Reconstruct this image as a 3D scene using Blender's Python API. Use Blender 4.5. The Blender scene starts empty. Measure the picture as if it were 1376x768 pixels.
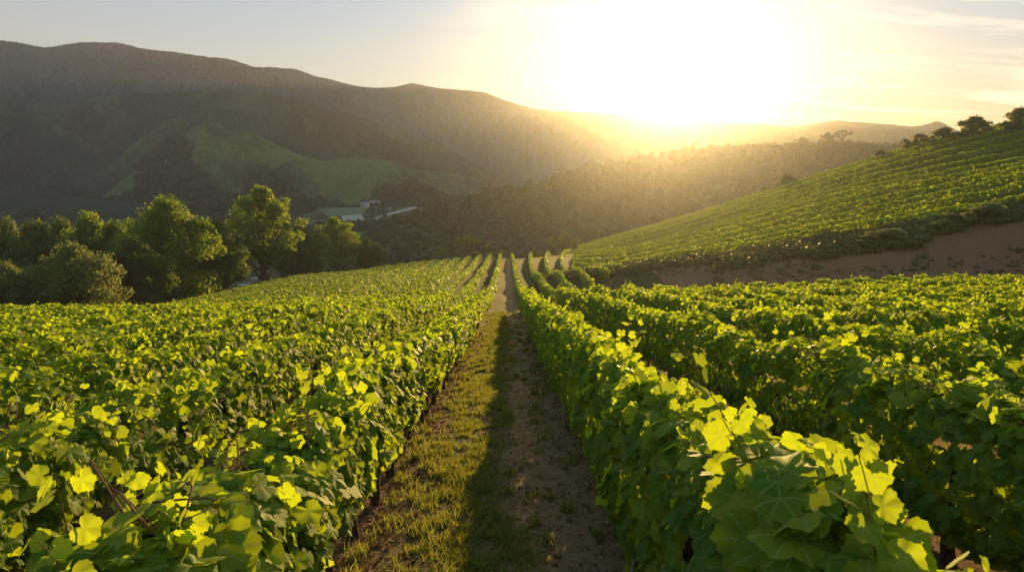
import bpy, math, random
import numpy as np
from mathutils import Vector
R_ = np.random.default_rng(7)
random.seed(7)
scn = bpy.context.scene
COL = scn.collection
rad = math.radians

# ------------------------------------------------------------------ camera
F = 955.6
PITCH = rad(10.9)
YAW = rad(0.42)
cd = bpy.data.cameras.new('camera'); cam = bpy.data.objects.new('camera', cd); COL.objects.link(cam)
cam.location = (0, 0, 0)
cam.rotation_euler = (rad(90) - PITCH, 0, -YAW)
cd.sensor_width = 36; cd.lens = F / 1376 * 36
cd.clip_start = 0.05; cd.clip_end = 30000
cd.dof.use_dof = True; cd.dof.focus_distance = 7.0; cd.dof.aperture_fstop = 5.0
scn.camera = cam

def ray(px, py):
    """unit-forward direction through a pixel of the photograph (world axes)"""
    a = (px - 688) / F; b = (384 - py) / F
    f = np.array([0, math.cos(PITCH), -math.sin(PITCH)]); u = np.array([0, math.sin(PITCH), math.cos(PITCH)]); r = np.array([1., 0, 0])
    d = f + a * r + b * u
    c, s = math.cos(-YAW), math.sin(-YAW)
    return np.array([c * d[0] - s * d[1], s * d[0] + c * d[1], d[2]])
def at(px, py, Y):
    d = ray(px, py); return d * (Y / d[1])

# ------------------------------------------------------------------ light
def sph(px, py):
    d = ray(px, py); d /= np.linalg.norm(d)
    return d, math.asin(d[2]), math.atan2(d[0], d[1])
sun_dir, sun_el, sun_az = sph(898, 120)
glow_dir, glow_el, glow_az = sph(885, 108)
ld = bpy.data.lights.new('sun', 'SUN'); lo = bpy.data.objects.new('sun', ld); COL.objects.link(lo)
ld.energy = 5.0; ld.color = (1.0, 0.65, 0.20); ld.angle = rad(0.6)
lo.rotation_euler = Vector(-sun_dir).to_track_quat('-Z', 'Y').to_euler()

w = bpy.data.worlds.new('World'); scn.world = w; w.use_nodes = True
nt = w.node_tree; N = nt.nodes; L = nt.links
bg = N['Background']
sky = N.new('ShaderNodeTexSky'); sky.sky_type = 'NISHITA'; sky.sun_disc = False
sky.sun_elevation = sun_el; sky.sun_rotation = sun_az
sky.air_density = 1.0; sky.dust_density = 0.0; sky.ozone_density = 3.0
tc = N.new('ShaderNodeTexCoord')
def wmath(op, a, b=None, c=None):
    n = N.new('ShaderNodeMath'); n.operation = op
    for i, v in enumerate((a, b, c)):
        if v is None: continue
        if isinstance(v, (int, float)): n.inputs[i].default_value = v
        else: L.new(v, n.inputs[i])
    return n.outputs[0]
def wvec(op, a, b):
    n = N.new('ShaderNodeVectorMath'); n.operation = op
    for i, v in enumerate((a, b)):
        if isinstance(v, (tuple, list)): n.inputs[i].default_value = v
        else: L.new(v, n.inputs[i])
    return n
nrm = wvec('NORMALIZE', tc.outputs['Generated'], (0, 0, 0)).outputs[0]
dt = wvec('DOT_PRODUCT', nrm, tuple(float(x) for x in glow_dir)).outputs['Value']
ang = wmath('ARCCOSINE', wmath('MINIMUM', dt, 0.999999))
# disc of the low sun with its aureole: the sky itself shines here
core = wmath('POWER', wmath('MAXIMUM', wmath('SUBTRACT', 1.0, wmath('DIVIDE', ang, rad(4.2))), 0.0), 2.2)
wide = wmath('POWER', 2.718, wmath('DIVIDE', ang, -rad(9.0)))
SKYK = 0.05
comb = N.new('ShaderNodeMix'); comb.data_type = 'RGBA'; comb.blend_type = 'ADD'; comb.inputs[0].default_value = 1.0
# wispy cirrus
mp = N.new('ShaderNodeMapping'); mp.vector_type = 'POINT'; L.new(nrm, mp.inputs[0])
sxyz = N.new('ShaderNodeSeparateXYZ'); L.new(nrm, sxyz.inputs[0])
el = wmath('MAXIMUM', sxyz.outputs[2], 0.02)
cx = wmath('DIVIDE', sxyz.outputs[0], wmath('ADD', el, 0.12)); cy = wmath('DIVIDE', sxyz.outputs[1], wmath('ADD', el, 0.12))
cxy = N.new('ShaderNodeCombineXYZ')
L.new(wmath('ADD', wmath('MULTIPLY', cx, 0.55), wmath('MULTIPLY', cy, 0.18)), cxy.inputs[0]); L.new(wmath('MULTIPLY', cy, 1.5), cxy.inputs[1])
cn = N.new('ShaderNodeTexNoise'); cn.inputs['Scale'].default_value = 1.15; cn.inputs['Detail'].default_value = 9; cn.inputs['Roughness'].default_value = 0.55; cn.inputs['Distortion'].default_value = 0.5
L.new(cxy.outputs[0], cn.inputs['Vector'])
cr = N.new('ShaderNodeMapRange'); cr.inputs[1].default_value = 0.50; cr.inputs[2].default_value = 0.72; L.new(cn.outputs['Fac'], cr.inputs[0])
cmask = N.new('ShaderNodeMapRange'); cmask.inputs[1].default_value = -0.12; cmask.inputs[2].default_value = 0.22; L.new(sxyz.outputs[0], cmask.inputs[0])
cloud = wmath('MULTIPLY', wmath('MULTIPLY', cr.outputs[0], 0.85), cmask.outputs[0])
skym = N.new('ShaderNodeVectorMath'); skym.operation = 'SCALE'; L.new(sky.outputs[0], skym.inputs[0]); skym.inputs['Scale'].default_value = SKYK
cm = N.new('ShaderNodeMix'); cm.data_type = 'RGBA'; L.new(cloud, cm.inputs[0]); L.new(skym.outputs[0], cm.inputs[6])
CLOUD = cm.inputs[7]; CLOUD.default_value = (0.62, 0.50, 0.36, 1)
def glowcol(fac, col, k):
    n = N.new('ShaderNodeVectorMath'); n.operation = 'SCALE'; n.inputs[0].default_value = col
    L.new(wmath('MULTIPLY', fac, k), n.inputs['Scale']); return n.outputs[0]
g1 = glowcol(core, (1.0, 0.80, 0.5), 1.2); g2 = glowcol(wide, (1.0, 0.45, 0.20), 0.03)
ga = wvec('ADD', g1, g2).outputs[0]
veil = N.new('ShaderNodeMix'); veil.data_type = 'RGBA'   # thin high overcast: warm near the horizon, cool above
L.new(wmath('POWER', wmath('MINIMUM', wmath('MAXIMUM', wmath('MULTIPLY', sxyz.outputs[2], 2.6), 0.0), 1.0), 0.7), veil.inputs[0])
veil.inputs[6].default_value = (0.22, 0.105, 0.040, 1); veil.inputs[7].default_value = (0.060, 0.100, 0.120, 1)
gb0 = wvec('ADD', veil.outputs[2], cm.outputs[2]).outputs[0]
gb = wvec('ADD', ga, gb0).outputs[0]
L.new(gb, bg.inputs[0]); bg.inputs[1].default_value = 1.0

vs = scn.view_settings; vs.view_transform = 'Standard'; vs.look = 'None'; vs.gamma = 1; vs.exposure = 1.5; vs.use_curve_mapping = False
scn.cycles.use_denoising = True
scn.cycles.max_bounces = 8; scn.cycles.diffuse_bounces = 4; scn.cycles.glossy_bounces = 1; scn.cycles.transmission_bounces = 3
scn.cycles.transparent_max_bounces = 4; scn.cycles.volume_bounces = 0
scn.cycles.sample_clamp_indirect = 6
HAZE_WARM = 0.000115; HAZE_COOL = 0.00023

# ------------------------------------------------------------------ helpers
def tag(o, label=None, cat=None, group=None, kind=None):
    if label: o['label'] = label
    if cat: o['category'] = cat
    if group: o['group'] = group
    if kind: o['kind'] = kind
    return o
def empty(name, loc):
    o = bpy.data.objects.new(name, None); COL.objects.link(o); o.location = [float(v) for v in loc]; o.empty_display_size = 0.3
    return o
def hash2(ix, iy, s):
    h = (ix * 374761393 + iy * 668265263 + s * 1442695041).astype(np.int64) & 0xffffffff
    h = ((h ^ (h >> 13)) * 1274126177) & 0xffffffff
    h = (h ^ (h >> 16)) & 0xffffff
    return h / float(0xffffff)
def vnoise(x, y, s=0):
    x = np.asarray(x, float); y = np.asarray(y, float)
    ix = np.floor(x).astype(np.int64); iy = np.floor(y).astype(np.int64)
    fx = x - ix; fy = y - iy; fx = fx * fx * fx * (fx * (fx * 6 - 15) + 10); fy = fy * fy * fy * (fy * (fy * 6 - 15) + 10)
    a = hash2(ix, iy, s); b = hash2(ix + 1, iy, s); c = hash2(ix, iy + 1, s); d = hash2(ix + 1, iy + 1, s)
    return (a + (b - a) * fx + (c - a) * fy + (a - b - c + d) * fx * fy) * 2 - 1
def fbm(x, y, s=0, o=4, g=0.5):
    t = 0; a = 1; n = 0
    for i in range(o):
        t = t + a * vnoise(x * 2 ** i + 17.3 * i, y * 2 ** i - 9.1 * i, s + i); n += a; a *= g
    return t / n
def ridged(x, y, s=0, o=4, g=0.5):
    t = 0; a = 1; n = 0
    for i in range(o):
        t = t + a * (1 - 2 * np.abs(vnoise(x * 2 ** i + 5.3 * i, y * 2 ** i + 3.1 * i, s + i))); n += a; a *= g
    return t / n

class MB:
    """collects polygons (numpy blocks) and links them as ONE mesh"""
    def __init__(s): s.v = []; s.f = []; s.n = 0; s.a = []; s.m = []
    def add(s, v, f, luv=None, mat=0):
        v = np.asarray(v, np.float32).reshape(-1, 3); f = np.asarray(f, np.int32)
        s.v.append(v); s.f.append(f + s.n); s.n += len(v)
        s.a.append(np.zeros((len(v), 3), np.float32) if luv is None else np.asarray(luv, np.float32).reshape(-1, 3))
        s.m.append(np.full(len(f), mat, np.int32))
    def build(s, name, mats, parent=None, smooth=True):
        if not s.v: return None
        v = np.concatenate(s.v); a = np.concatenate(s.a)
        me = bpy.data.meshes.new(name)
        me.vertices.add(len(v)); 
        if parent is not None: v = v - np.array(parent.location, np.float32)
        me.vertices.foreach_set('co', v.ravel())
        lt = np.concatenate([np.full(len(f), f.shape[1], np.int32) for f in s.f]); li = np.concatenate([f.ravel() for f in s.f]).astype(np.int32)
        me.loops.add(len(li)); me.loops.foreach_set('vertex_index', li)
        me.polygons.add(len(lt)); ls = np.concatenate([[0], np.cumsum(lt)[:-1]]).astype(np.int32)
        me.polygons.foreach_set('loop_start', ls); me.polygons.foreach_set('loop_total', lt)
        me.polygons.foreach_set('material_index', np.concatenate(s.m))
        me.polygons.foreach_set('use_smooth', np.full(len(lt), smooth, bool))
        at_ = me.attributes.new('luv', 'FLOAT_VECTOR', 'POINT'); at_.data.foreach_set('vector', a.ravel())
        me.update(calc_edges=True)
        for m in (mats if isinstance(mats, (list, tuple)) else [mats]): me.materials.append(m)
        o = bpy.data.objects.new(name, me); COL.objects.link(o)
        if parent is not None: o.parent = parent
        return o
def tube(mb, pts, radii, n=7, mat=0, tint=0.0):
    pts = np.asarray(pts, float); k = len(pts)
    d = np.gradient(pts, axis=0); d /= np.linalg.norm(d, axis=1)[:, None] + 1e-9
    ref = np.array([1., 0.13, 0.07]) if abs(d[0][0]) < .8 else np.array([0, 1., .1])
    s = np.cross(d, ref); s /= np.linalg.norm(s, axis=1)[:, None]; t = np.cross(d, s)
    a = np.linspace(0, 2 * math.pi, n, endpoint=False)
    v = pts[:, None, :] + np.asarray(radii)[:, None, None] * (np.cos(a)[None, :, None] * s[:, None, :] + np.sin(a)[None, :, None] * t[:, None, :])
    f = []
    for i in range(k - 1):
        for j in range(n):
            f.append((i * n + j, i * n + (j + 1) % n, (i + 1) * n + (j + 1) % n, (i + 1) * n + j))
    luv = np.zeros((k * n, 3)); luv[:, 2] = tint
    mb.add(v.reshape(-1, 3), f, luv, mat)
    mb.add(v[-1], [list(range(n))], luv[:n], mat)
def box(mb, x0, x1, y0, y1, z0, z1, mat=0):
    v = [(x, y, z) for x in (x0, x1) for y in (y0, y1) for z in (z0, z1)]
    mb.add(v, [(0, 1, 3, 2), (4, 6, 7, 5), (0, 4, 5, 1), (2, 3, 7, 6), (0, 2, 6, 4), (1, 5, 7, 3)], None, mat)

# ------------------------------------------------------------------ materials
class NT:
    def __init__(s, name):
        s.m = bpy.data.materials.new(name); s.m.use_nodes = True; s.t = s.m.node_tree; s.N = s.t.nodes; s.L = s.t.links; s.N.clear()
        s.out = s.N.new('ShaderNodeOutputMaterial')
    def n(s, ty, ins=None, **kw):
        x = s.N.new('ShaderNode' + ty)
        for k, v in kw.items(): setattr(x, k, v)
        for k, v in (ins or {}).items(): s.set(x.inputs[k], v)
        return x
    def set(s, i, v):
        if hasattr(v, 'is_output') or isinstance(v, bpy.types.NodeSocket): s.L.new(v, i)
        else: i.default_value = v
    def math(s, op, a, b=0.0, c=0.0, clamp=False):
        x = s.N.new('ShaderNodeMath'); x.operation = op; x.use_clamp = clamp
        for i, v in enumerate((a, b, c)): s.set(x.inputs[i], v)
        return x.outputs[0]
    def mix(s, f, a, b, bt='MIX'):
        x = s.N.new('ShaderNodeMix'); x.data_type = 'RGBA'; x.blend_type = bt
        s.set(x.inputs[0], f); s.set(x.inputs[6], a); s.set(x.inputs[7], b); return x.outputs[2]
    def ramp(s, f, stops):
        x = s.N.new('ShaderNodeValToRGB'); s.set(x.inputs[0], f)
        e = x.color_ramp.elements
        while len(e) < len(stops): e.new(0.5)
        for q, (p, c) in zip(e, stops): q.position = p; q.color = (*c, 1)
        return x.outputs[0]
    def noise(s, vec, scale, detail=4, rough=.55, dist=0):
        x = s.n('TexNoise', {'Scale': scale, 'Detail': detail, 'Roughness': rough, 'Distortion': dist}); s.L.new(vec, x.inputs['Vector']); return x.outputs['Fac']
    def pos(s): return s.n('NewGeometry').outputs['Position']

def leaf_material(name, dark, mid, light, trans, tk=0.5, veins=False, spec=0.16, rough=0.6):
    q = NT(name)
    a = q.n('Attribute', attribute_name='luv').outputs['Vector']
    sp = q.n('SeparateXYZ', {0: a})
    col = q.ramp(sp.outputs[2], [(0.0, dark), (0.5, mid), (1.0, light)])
    bump = None
    if veins:
        x, y = sp.outputs[0], sp.outputs[1]
        vmin = None
        for ang in (0, 52, 108):
            sa, ca = math.sin(rad(ang)), math.cos(rad(ang))
            ax = q.math('ABSOLUTE', x)
            along = q.math('ADD', q.math('MULTIPLY', ax, sa), q.math('MULTIPLY', y, ca))
            perp = q.math('ABSOLUTE', q.math('SUBTRACT', q.math('MULTIPLY', ax, ca), q.math('MULTIPLY', y, sa)))
            perp = q.math('ADD', perp, q.math('MULTIPLY', q.math('LESS_THAN', along, 0.0), 9.0))
            vmin = perp if vmin is None else q.math('MINIMUM', vmin, perp)
        # side veins: stripes leaning off the main ones
        sv = q.math('ABSOLUTE', q.math('SINE', q.math('ADD', q.math('MULTIPLY', y, 26.0), q.math('MULTIPLY', q.math('ABSOLUTE', x), -22.0))))
        main = q.math('SUBTRACT', 1.0, q.math('DIVIDE', vmin, 0.045), clamp=True)
        side = q.math('MULTIPLY', q.math('SUBTRACT', 1.0, q.math('DIVIDE', sv, 0.16), clamp=True), 0.45)
        v = q.math('MAXIMUM', main, side)
        col = q.mix(q.math('MULTIPLY', v, 0.75), col, (0.40, 0.47, 0.13, 1))
        b = q.n('Bump', {'Strength': 0.35, 'Distance': 0.004, 'Height': q.math('SUBTRACT', 1.0, v)}); bump = b.outputs[0]
        rr = q.math('SQRT', q.math('ADD', q.math('MULTIPLY', x, x), q.math('MULTIPLY', y, y)))
        ph = q.noise(q.pos(), 6, 2); pe = q.noise(q.pos(), 90, 3)
        eb = q.math('MULTIPLY', q.math('MULTIPLY', q.math('SUBTRACT', q.math('ADD', rr, q.math('MULTIPLY', pe, .5)), 1.02, clamp=True), 7.0, clamp=True), q.math('MULTIPLY', q.math('SUBTRACT', ph, .50, clamp=True), 9.0, clamp=True), clamp=True)
        spot = q.math('MULTIPLY', q.math('SUBTRACT', pe, .70, clamp=True), 14.0, clamp=True)
        col = q.mix(q.math('MAXIMUM', eb, q.math('MULTIPLY', spot, .6)), col, (0.22, 0.11, 0.03, 1))
        nz = q.noise(q.pos(), 60, 3)
        col = q.mix(q.math('MULTIPLY', q.math('SUBTRACT', nz, 0.35, clamp=True), 0.5), col, (dark[0], dark[1], dark[2], 1))
    pb = q.n('BsdfPrincipled', {'Base Color': col, 'Roughness': rough, 'Specular IOR Level': spec})
    tcol = q.mix(0.62, col, (*trans, 1)) if not veins else q.mix(q.math('SUBTRACT', .68, q.math('MULTIPLY', v, .4)), col, (*trans, 1))
    tr = q.n('BsdfTranslucent', {'Color': tcol})
    if bump: q.L.new(bump, pb.inputs['Normal'])
    mx = q.n('MixShader', {0: tk}); q.L.new(pb.outputs[0], mx.inputs[1]); q.L.new(tr.outputs[0], mx.inputs[2])
    q.L.new(mx.outputs[0], q.out.inputs[0]); return q.m
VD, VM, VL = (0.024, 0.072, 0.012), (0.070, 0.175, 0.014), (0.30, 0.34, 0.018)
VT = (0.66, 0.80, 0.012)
M_leaf_near = leaf_material('grape_leaf_veined', VD, VM, VL, VT, 0.55, True)
M_leaf = leaf_material('grape_leaf', VD, VM, VL, VT, 0.55)
M_leaf_far = leaf_material('grape_leaf_cluster', VD, VM, VL, VT, 0.38)
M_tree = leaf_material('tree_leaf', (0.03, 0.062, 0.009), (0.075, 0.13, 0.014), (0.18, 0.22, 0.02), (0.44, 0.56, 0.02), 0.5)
M_wood = leaf_material('woodland_leaf', (0.018, 0.034, 0.010), (0.038, 0.060, 0.014), (0.07, 0.09, 0.02), (0.08, 0.10, 0.02), 0.2)
M_olive = leaf_material('shrub_leaf', (0.05, 0.08, 0.022), (0.11, 0.145, 0.04), (0.19, 0.21, 0.07), (0.40, 0.44, 0.10), 0.42)
M_scrub = leaf_material('scrub_leaf', (0.03, 0.048, 0.014), (0.06, 0.085, 0.022), (0.11, 0.12, 0.04), (0.2, 0.2, 0.05), 0.25)
M_grass = leaf_material('grass_blade', (0.035, 0.07, 0.012), (0.09, 0.13, 0.02), (0.36, 0.31, 0.09), (0.45, 0.44, 0.06), 0.45, spec=.15, rough=.7)

def bark_material(name, c0, c1, scale=30):
    q = NT(name); p = q.pos()
    mp = q.n('Mapping', {0: p, 3: (1, 1, 0.18)})
    n1 = q.noise(mp.outputs[0], scale, 6, .7)
    col = q.ramp(n1, [(0.3, c0), (0.7, c1)])
    b = q.n('Bump', {'Strength': 0.8, 'Distance': 0.02, 'Height': n1})
    pb = q.n('BsdfPrincipled', {'Base Color': col, 'Roughness': 0.9, 'Specular IOR Level': 0.15, 'Normal': b.outputs[0]})
    q.L.new(pb.outputs[0], q.out.inputs[0]); return q.m
M_bark = bark_material('vine_bark', (0.035, 0.02, 0.013), (0.13, 0.075, 0.045))
M_cane = bark_material('cane_bark', (0.10, 0.05, 0.025), (0.27, 0.14, 0.07), 60)
M_tbark = bark_material('tree_bark', (0.03, 0.022, 0.015), (0.11, 0.08, 0.055), 6)
def plain(name, c, rough=.6, metal=0.0, var=.15):
    q = NT(name); n1 = q.noise(q.pos(), 8, 4)
    col = q.mix(q.math('MULTIPLY', n1, var * 2), (*c, 1), (c[0] * .55, c[1] * .55, c[2] * .55, 1))
    pb = q.n('BsdfPrincipled', {'Base Color': col, 'Roughness': rough, 'Metallic': metal}); q.L.new(pb.outputs[0], q.out.inputs[0]); return q.m
M_steel = plain('galvanised_steel', (0.42, 0.42, 0.40), .45, .7)
M_wire = plain('trellis_wire', (0.25, 0.23, 0.2), .4, .8)
M_white = plain('white_paint', (0.78, 0.77, 0.73), .5)
M_roofg = plain('grey_roofing', (0.30, 0.28, 0.26), .7)
M_dark = plain('dark_opening', (0.03, 0.03, 0.035), .3)

def ground_material():
    q = NT('vineyard_soil'); p = q.pos()
    sp = q.n('SeparateXYZ', {0: p}); X, Y = sp.outputs[0], sp.outputs[1]
    n1 = q.noise(p, 0.9, 6, .65); n2 = q.noise(p, 7, 6, .7); n3 = q.noise(p, 45, 5, .75); n4 = q.noise(p, 0.05, 4, .5)
    soil = q.ramp(q.math('ADD', q.math('MULTIPLY', n2, .6), q.math('MULTIPLY', n3, .4)), [(0.32, (0.075, 0.040, 0.022)), (0.5, (0.175, 0.088, 0.045)), (0.68, (0.27, 0.145, 0.078))])
    trod_fill = q.ramp(q.math('ADD', q.math('MULTIPLY', n2, .5), q.math('MULTIPLY', n3, .5)), [(0.3, (0.18, 0.092, 0.042)), (0.5, (0.38, 0.215, 0.105)), (0.7, (0.50, 0.31, 0.165))])  # trodden soil, paled further to stand in for fill light in the aisle
    dp = q.math('DIVIDE', q.math('SUBTRACT', X, .35), 0.85)
    pk = q.math('MULTIPLY', q.math('SUBTRACT', 1.3, q.math('MULTIPLY', dp, dp), clamp=True), q.math('ADD', .55, q.math('MULTIPLY', n1, .5)), clamp=True)
    pale = q.mix(pk, q.mix(q.math('MULTIPLY', n1, .35), soil, (0.20, 0.13, 0.08, 1)), trod_fill)
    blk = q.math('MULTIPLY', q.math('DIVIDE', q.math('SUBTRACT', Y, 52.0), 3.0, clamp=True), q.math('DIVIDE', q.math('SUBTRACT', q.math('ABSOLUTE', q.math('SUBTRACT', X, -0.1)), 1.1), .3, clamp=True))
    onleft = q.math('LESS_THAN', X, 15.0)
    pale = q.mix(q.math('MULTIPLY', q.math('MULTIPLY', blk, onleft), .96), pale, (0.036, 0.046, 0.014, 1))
    grass = q.ramp(q.math('ADD', q.math('MULTIPLY', n3, .7), q.math('MULTIPLY', n2, .3)), [(0.3, (0.03, 0.045, 0.010)), (0.55, (0.075, 0.10, 0.02)), (0.8, (0.17, 0.16, 0.05))])
    # sward strip left of the middle of the aisle
    d = q.math('DIVIDE', q.math('ADD', X, q.math('ADD', 0.55, q.math('MULTIPLY', q.math('SUBTRACT', n1, .5), .9))), 0.62)
    strip = q.math('SUBTRACT', 1.15, q.math('MULTIPLY', d, d), clamp=True)
    strip = q.math('MULTIPLY', strip, q.math('MULTIPLY', q.math('SUBTRACT', n2, .32, clamp=True), 4.0, clamp=True), clamp=True)
    c = q.mix(strip, pale, grass)
    # far land: rough grass with bare patches
    far = q.math('DIVIDE', q.math('SUBTRACT', Y, 165.0), 12.0, clamp=True)
    leftf = q.math('DIVIDE', q.math('SUBTRACT', q.math('MULTIPLY', X, -1.0), 49.0), 3.0, clamp=True)
    fm = q.math('MAXIMUM', far, leftf)
    rough_g = q.ramp(n4, [(0.35, (0.035, 0.05, 0.015)), (0.6, (0.07, 0.075, 0.026))])
    c = q.mix(fm, c, rough_g)
    c = q.mix(q.math('MULTIPLY', q.math('SUBTRACT', q.noise(p, .35, 4), .5, clamp=True), 2.2, clamp=True), c, q.mix(.5, c, grass))
    h = q.math('ADD', q.math('MULTIPLY', n2, .6), q.math('MULTIPLY', n3, .35))
    b = q.n('Bump', {'Strength': 1.0, 'Distance': 0.09, 'Height': h})
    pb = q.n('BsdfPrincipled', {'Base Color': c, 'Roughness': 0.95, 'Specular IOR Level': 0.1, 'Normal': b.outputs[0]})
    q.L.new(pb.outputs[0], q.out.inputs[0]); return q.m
M_ground = ground_material()
def hill_material(name, scale, c_wood, c_open, thr=.5, bump=3.0):
    q = NT(name); p = q.pos()
    n1 = q.noise(p, scale, 6, .62, .3); n2 = q.noise(p, scale * 9, 5, .65); n3 = q.noise(p, scale * 30, 3, .6)
    op = q.ramp(n2, [(0.3, tuple(x * .7 for x in c_open)), (0.7, tuple(x * 1.25 for x in c_open))])
    wd = q.ramp(n3, [(0.3, tuple(x * .5 for x in c_wood)), (0.7, tuple(x * 1.5 for x in c_wood))])
    f = q.math('MULTIPLY', q.math('SUBTRACT', q.math('ADD', n1, q.math('MULTIPLY', n2, .3)), thr + .15 - .06), 5.0, clamp=True)
    c = q.mix(f, wd, op)
    b = q.n('Bump', {'Strength': 1.0, 'Distance': bump, 'Height': q.math('ADD', n2, q.math('MULTIPLY', n3, .5))})
    pb = q.n('BsdfPrincipled', {'Base Color': c, 'Roughness': 0.95, 'Specular IOR Level': 0.05, 'Normal': b.outputs[0]})
    q.L.new(pb.outputs[0], q.out.inputs[0]); return q.m
M_hill = hill_material('wooded_hill', 0.011, (0.026, 0.052, 0.034), (0.080, 0.12, 0.048), .50, 5)
M_mount = hill_material('hazed_mountain_scrub', 0.007, (0.050, 0.092, 0.096), (0.075, 0.120, 0.110), .52, 5)  # scrub green shifted pale blue: distance haze put into the base colour
M_grassy_lit = hill_material('sunlit_grassy_hill', 0.012, (0.030, 0.058, 0.032), (0.11, 0.16, 0.05), .40, 5)  # lighter grass: the sunlit side of the spur is put into the colour
M_woodhill = hill_material('wooded_slope', 0.02, (0.020, 0.034, 0.016), (0.04, 0.055, 0.022), .62, 1.5)
M_ridge = hill_material('brush_slope', 0.02, (0.030, 0.045, 0.016), (0.12, 0.15, 0.045), .45, 1.5)

# ------------------------------------------------------------------ near terrain
def base_z(Y): return np.interp(Y, [-60, -10, 0, 30, 45, 55, 65, 75, 100, 130, 160, 172, 190, 220, 260, 330, 500], [2, -.95, -2.64, -7.95, -10.6, -12.2, -13.6, -15.0, -18.0, -21.3, -24.5, -26.2, -30, -38, -44, -48, -51])
cp = []
for Y in (-60, -10, 0, 15, 30, 45, 55, 65, 75, 100, 130, 160, 172, 190, 220, 260, 330):
    cp.append((0, Y, base_z(Y)))
    c = float(np.interp(Y, [0, 20, 45, 65], [.015, .02, .04, .09]))
    if Y <= 172:
        ws = (-20, -46) if Y < 140 else ((-14, -26) if Y < 165 else (-8, -20))
        for X in ws: cp.append((X, Y, base_z(Y) + c * X))
    if Y < 50:
        for X in (18, 38): cp.append((X, Y, base_z(Y) + .022 * X))
        cp.append((75, Y, base_z(Y) + 9)); cp.append((140, Y, base_z(Y) + 32))
# beyond the left and far edges of the vineyard the ground falls away
for X, Y in ((-60, 0), (-60, 40), (-62, 65), (-62, 85), (-60, 105), (-54, 130), (-45, 150), (-42, 168)): cp.append((X, Y, base_z(Y) + (.04 if Y < 50 else .09) * X - 2.5))
for X, Y in ((-110, 0), (-110, 50), (-110, 90), (-100, 130), (-80, 165), (-60, 190)): cp.append((X, Y, base_z(Y) - 22))
for X, Y in ((-220, 0), (-220, 80), (-200, 170), (-220, 250), (-120, 250), (-50, 240)): cp.append((X, Y, -48))
VH = 1.35
CREST = [(1700, 78, 130), (1500, 133, 142), (1376, 168, 150), (1290, 185, 158), (1200, 209, 165), (1100, 239, 172), (1000, 270, 178), (930, 290, 182), (860, 309, 184), (800, 325, 182), (760, 336, 178), (700, 346, 173)]
LOWER = [(1700, 200, 64), (1500, 232, 67), (1376, 262, 70), (1200, 292, 72), (1000, 328, 76), (860, 347, 82), (800, 356, 88), (760, 364, 98)]
MID = [(1500, 178, 98), (1376, 208, 102), (1200, 244, 106), (1000, 296, 112), (860, 326, 138)]
for px, py, Y in CREST + MID + LOWER:
    p = at(px, py, Y); cp.append((p[0], p[1], p[2] - VH))
for px, py, Y in [(1376, 370, 58), (1376, 312, 63), (1500, 370, 57), (1500, 295, 61), (1200, 372, 58), (1200, 332, 65), (1000, 382, 61), (1000, 354, 68), (860, 388, 66), (860, 366, 73), (780, 390, 72), (780, 374, 82)]:
    cp.append(tuple(at(px, py, Y)))
for px, py, Y in CREST:     # back slope
    p = at(px, py, Y); cp.append((p[0] * 1.1, p[1] + 22, p[2] - VH - 9)); cp.append((p[0] * 1.25 + 10, p[1] + 60, p[2] - 34))
for X, Y in ((300, 60), (300, 0), (220, -60)): cp.append((X, Y, 40))
for X, Y in ((300, 250), (180, 330), (60, 300)): cp.append((X, Y, -47))
cp = np.array(cp, float); S = 100.
def U(r2): return np.where(r2 > 1e-12, r2 * np.log(np.maximum(r2, 1e-12)) * .5, 0)
P = cp[:, :2] / S; n_ = len(P)
K = U(((P[:, None] - P[None]) ** 2).sum(-1)) + np.eye(n_) * 2e-4
A = np.zeros((n_ + 3, n_ + 3)); A[:n_, :n_] = K; A[:n_, n_] = 1; A[:n_, n_ + 1:] = P; A[n_, :n_] = 1; A[n_ + 1:, :n_] = P.T
W = np.linalg.solve(A, np.concatenate([cp[:, 2], [0, 0, 0]]))
def tps(X, Y):
    X = np.asarray(X, float); sh = X.shape; x = X.ravel() / S; y = np.asarray(Y, float).ravel() / S
    o = np.empty(len(x))
    for i in range(0, len(x), 20000):
        q = np.stack([x[i:i + 20000], y[i:i + 20000]], 1)
        o[i:i + 20000] = U(((q[:, None] - P[None]) ** 2).sum(-1)) @ W[:n_] + W[n_] + q @ W[n_ + 1:]
    return o.reshape(sh)
# cached grid for speed
GX = np.arange(-260, 301, 1.0); GY = np.arange(-70, 361, 1.0)
GZ = tps(*np.meshgrid(GX, GY))
_o = np.ones((len(GY), len(GX)))
edge = np.minimum.reduce([(GX[None] + 260) / 60 * _o, (300 - GX[None]) / 60 * _o, (360 - GY[:, None]) / 60 * _o, _o])
edge = np.clip(edge, 0, 1); edge = edge * edge * (3 - 2 * edge)
GZ = np.maximum(GZ, -51.0) * edge + -51.0 * (1 - edge)
def gz(X, Y, detail=True):
    X = np.asarray(X, float); Y = np.asarray(Y, float)
    fx = np.clip(X - GX[0], 0, len(GX) - 1.001); fy = np.clip(Y - GY[0], 0, len(GY) - 1.001)
    ix = fx.astype(int); iy = fy.astype(int); fx = fx - ix; fy = fy - iy
    z = (GZ[iy, ix] * (1 - fx) + GZ[iy, ix + 1] * fx) * (1 - fy) + (GZ[iy + 1, ix] * (1 - fx) + GZ[iy + 1, ix + 1] * fx) * fy
    if detail:
        z = z + .035 * fbm(X * 1.3, Y * 1.3, 3, 3) + .12 * fbm(X * .15, Y * .15, 5, 2)
    return z
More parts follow.
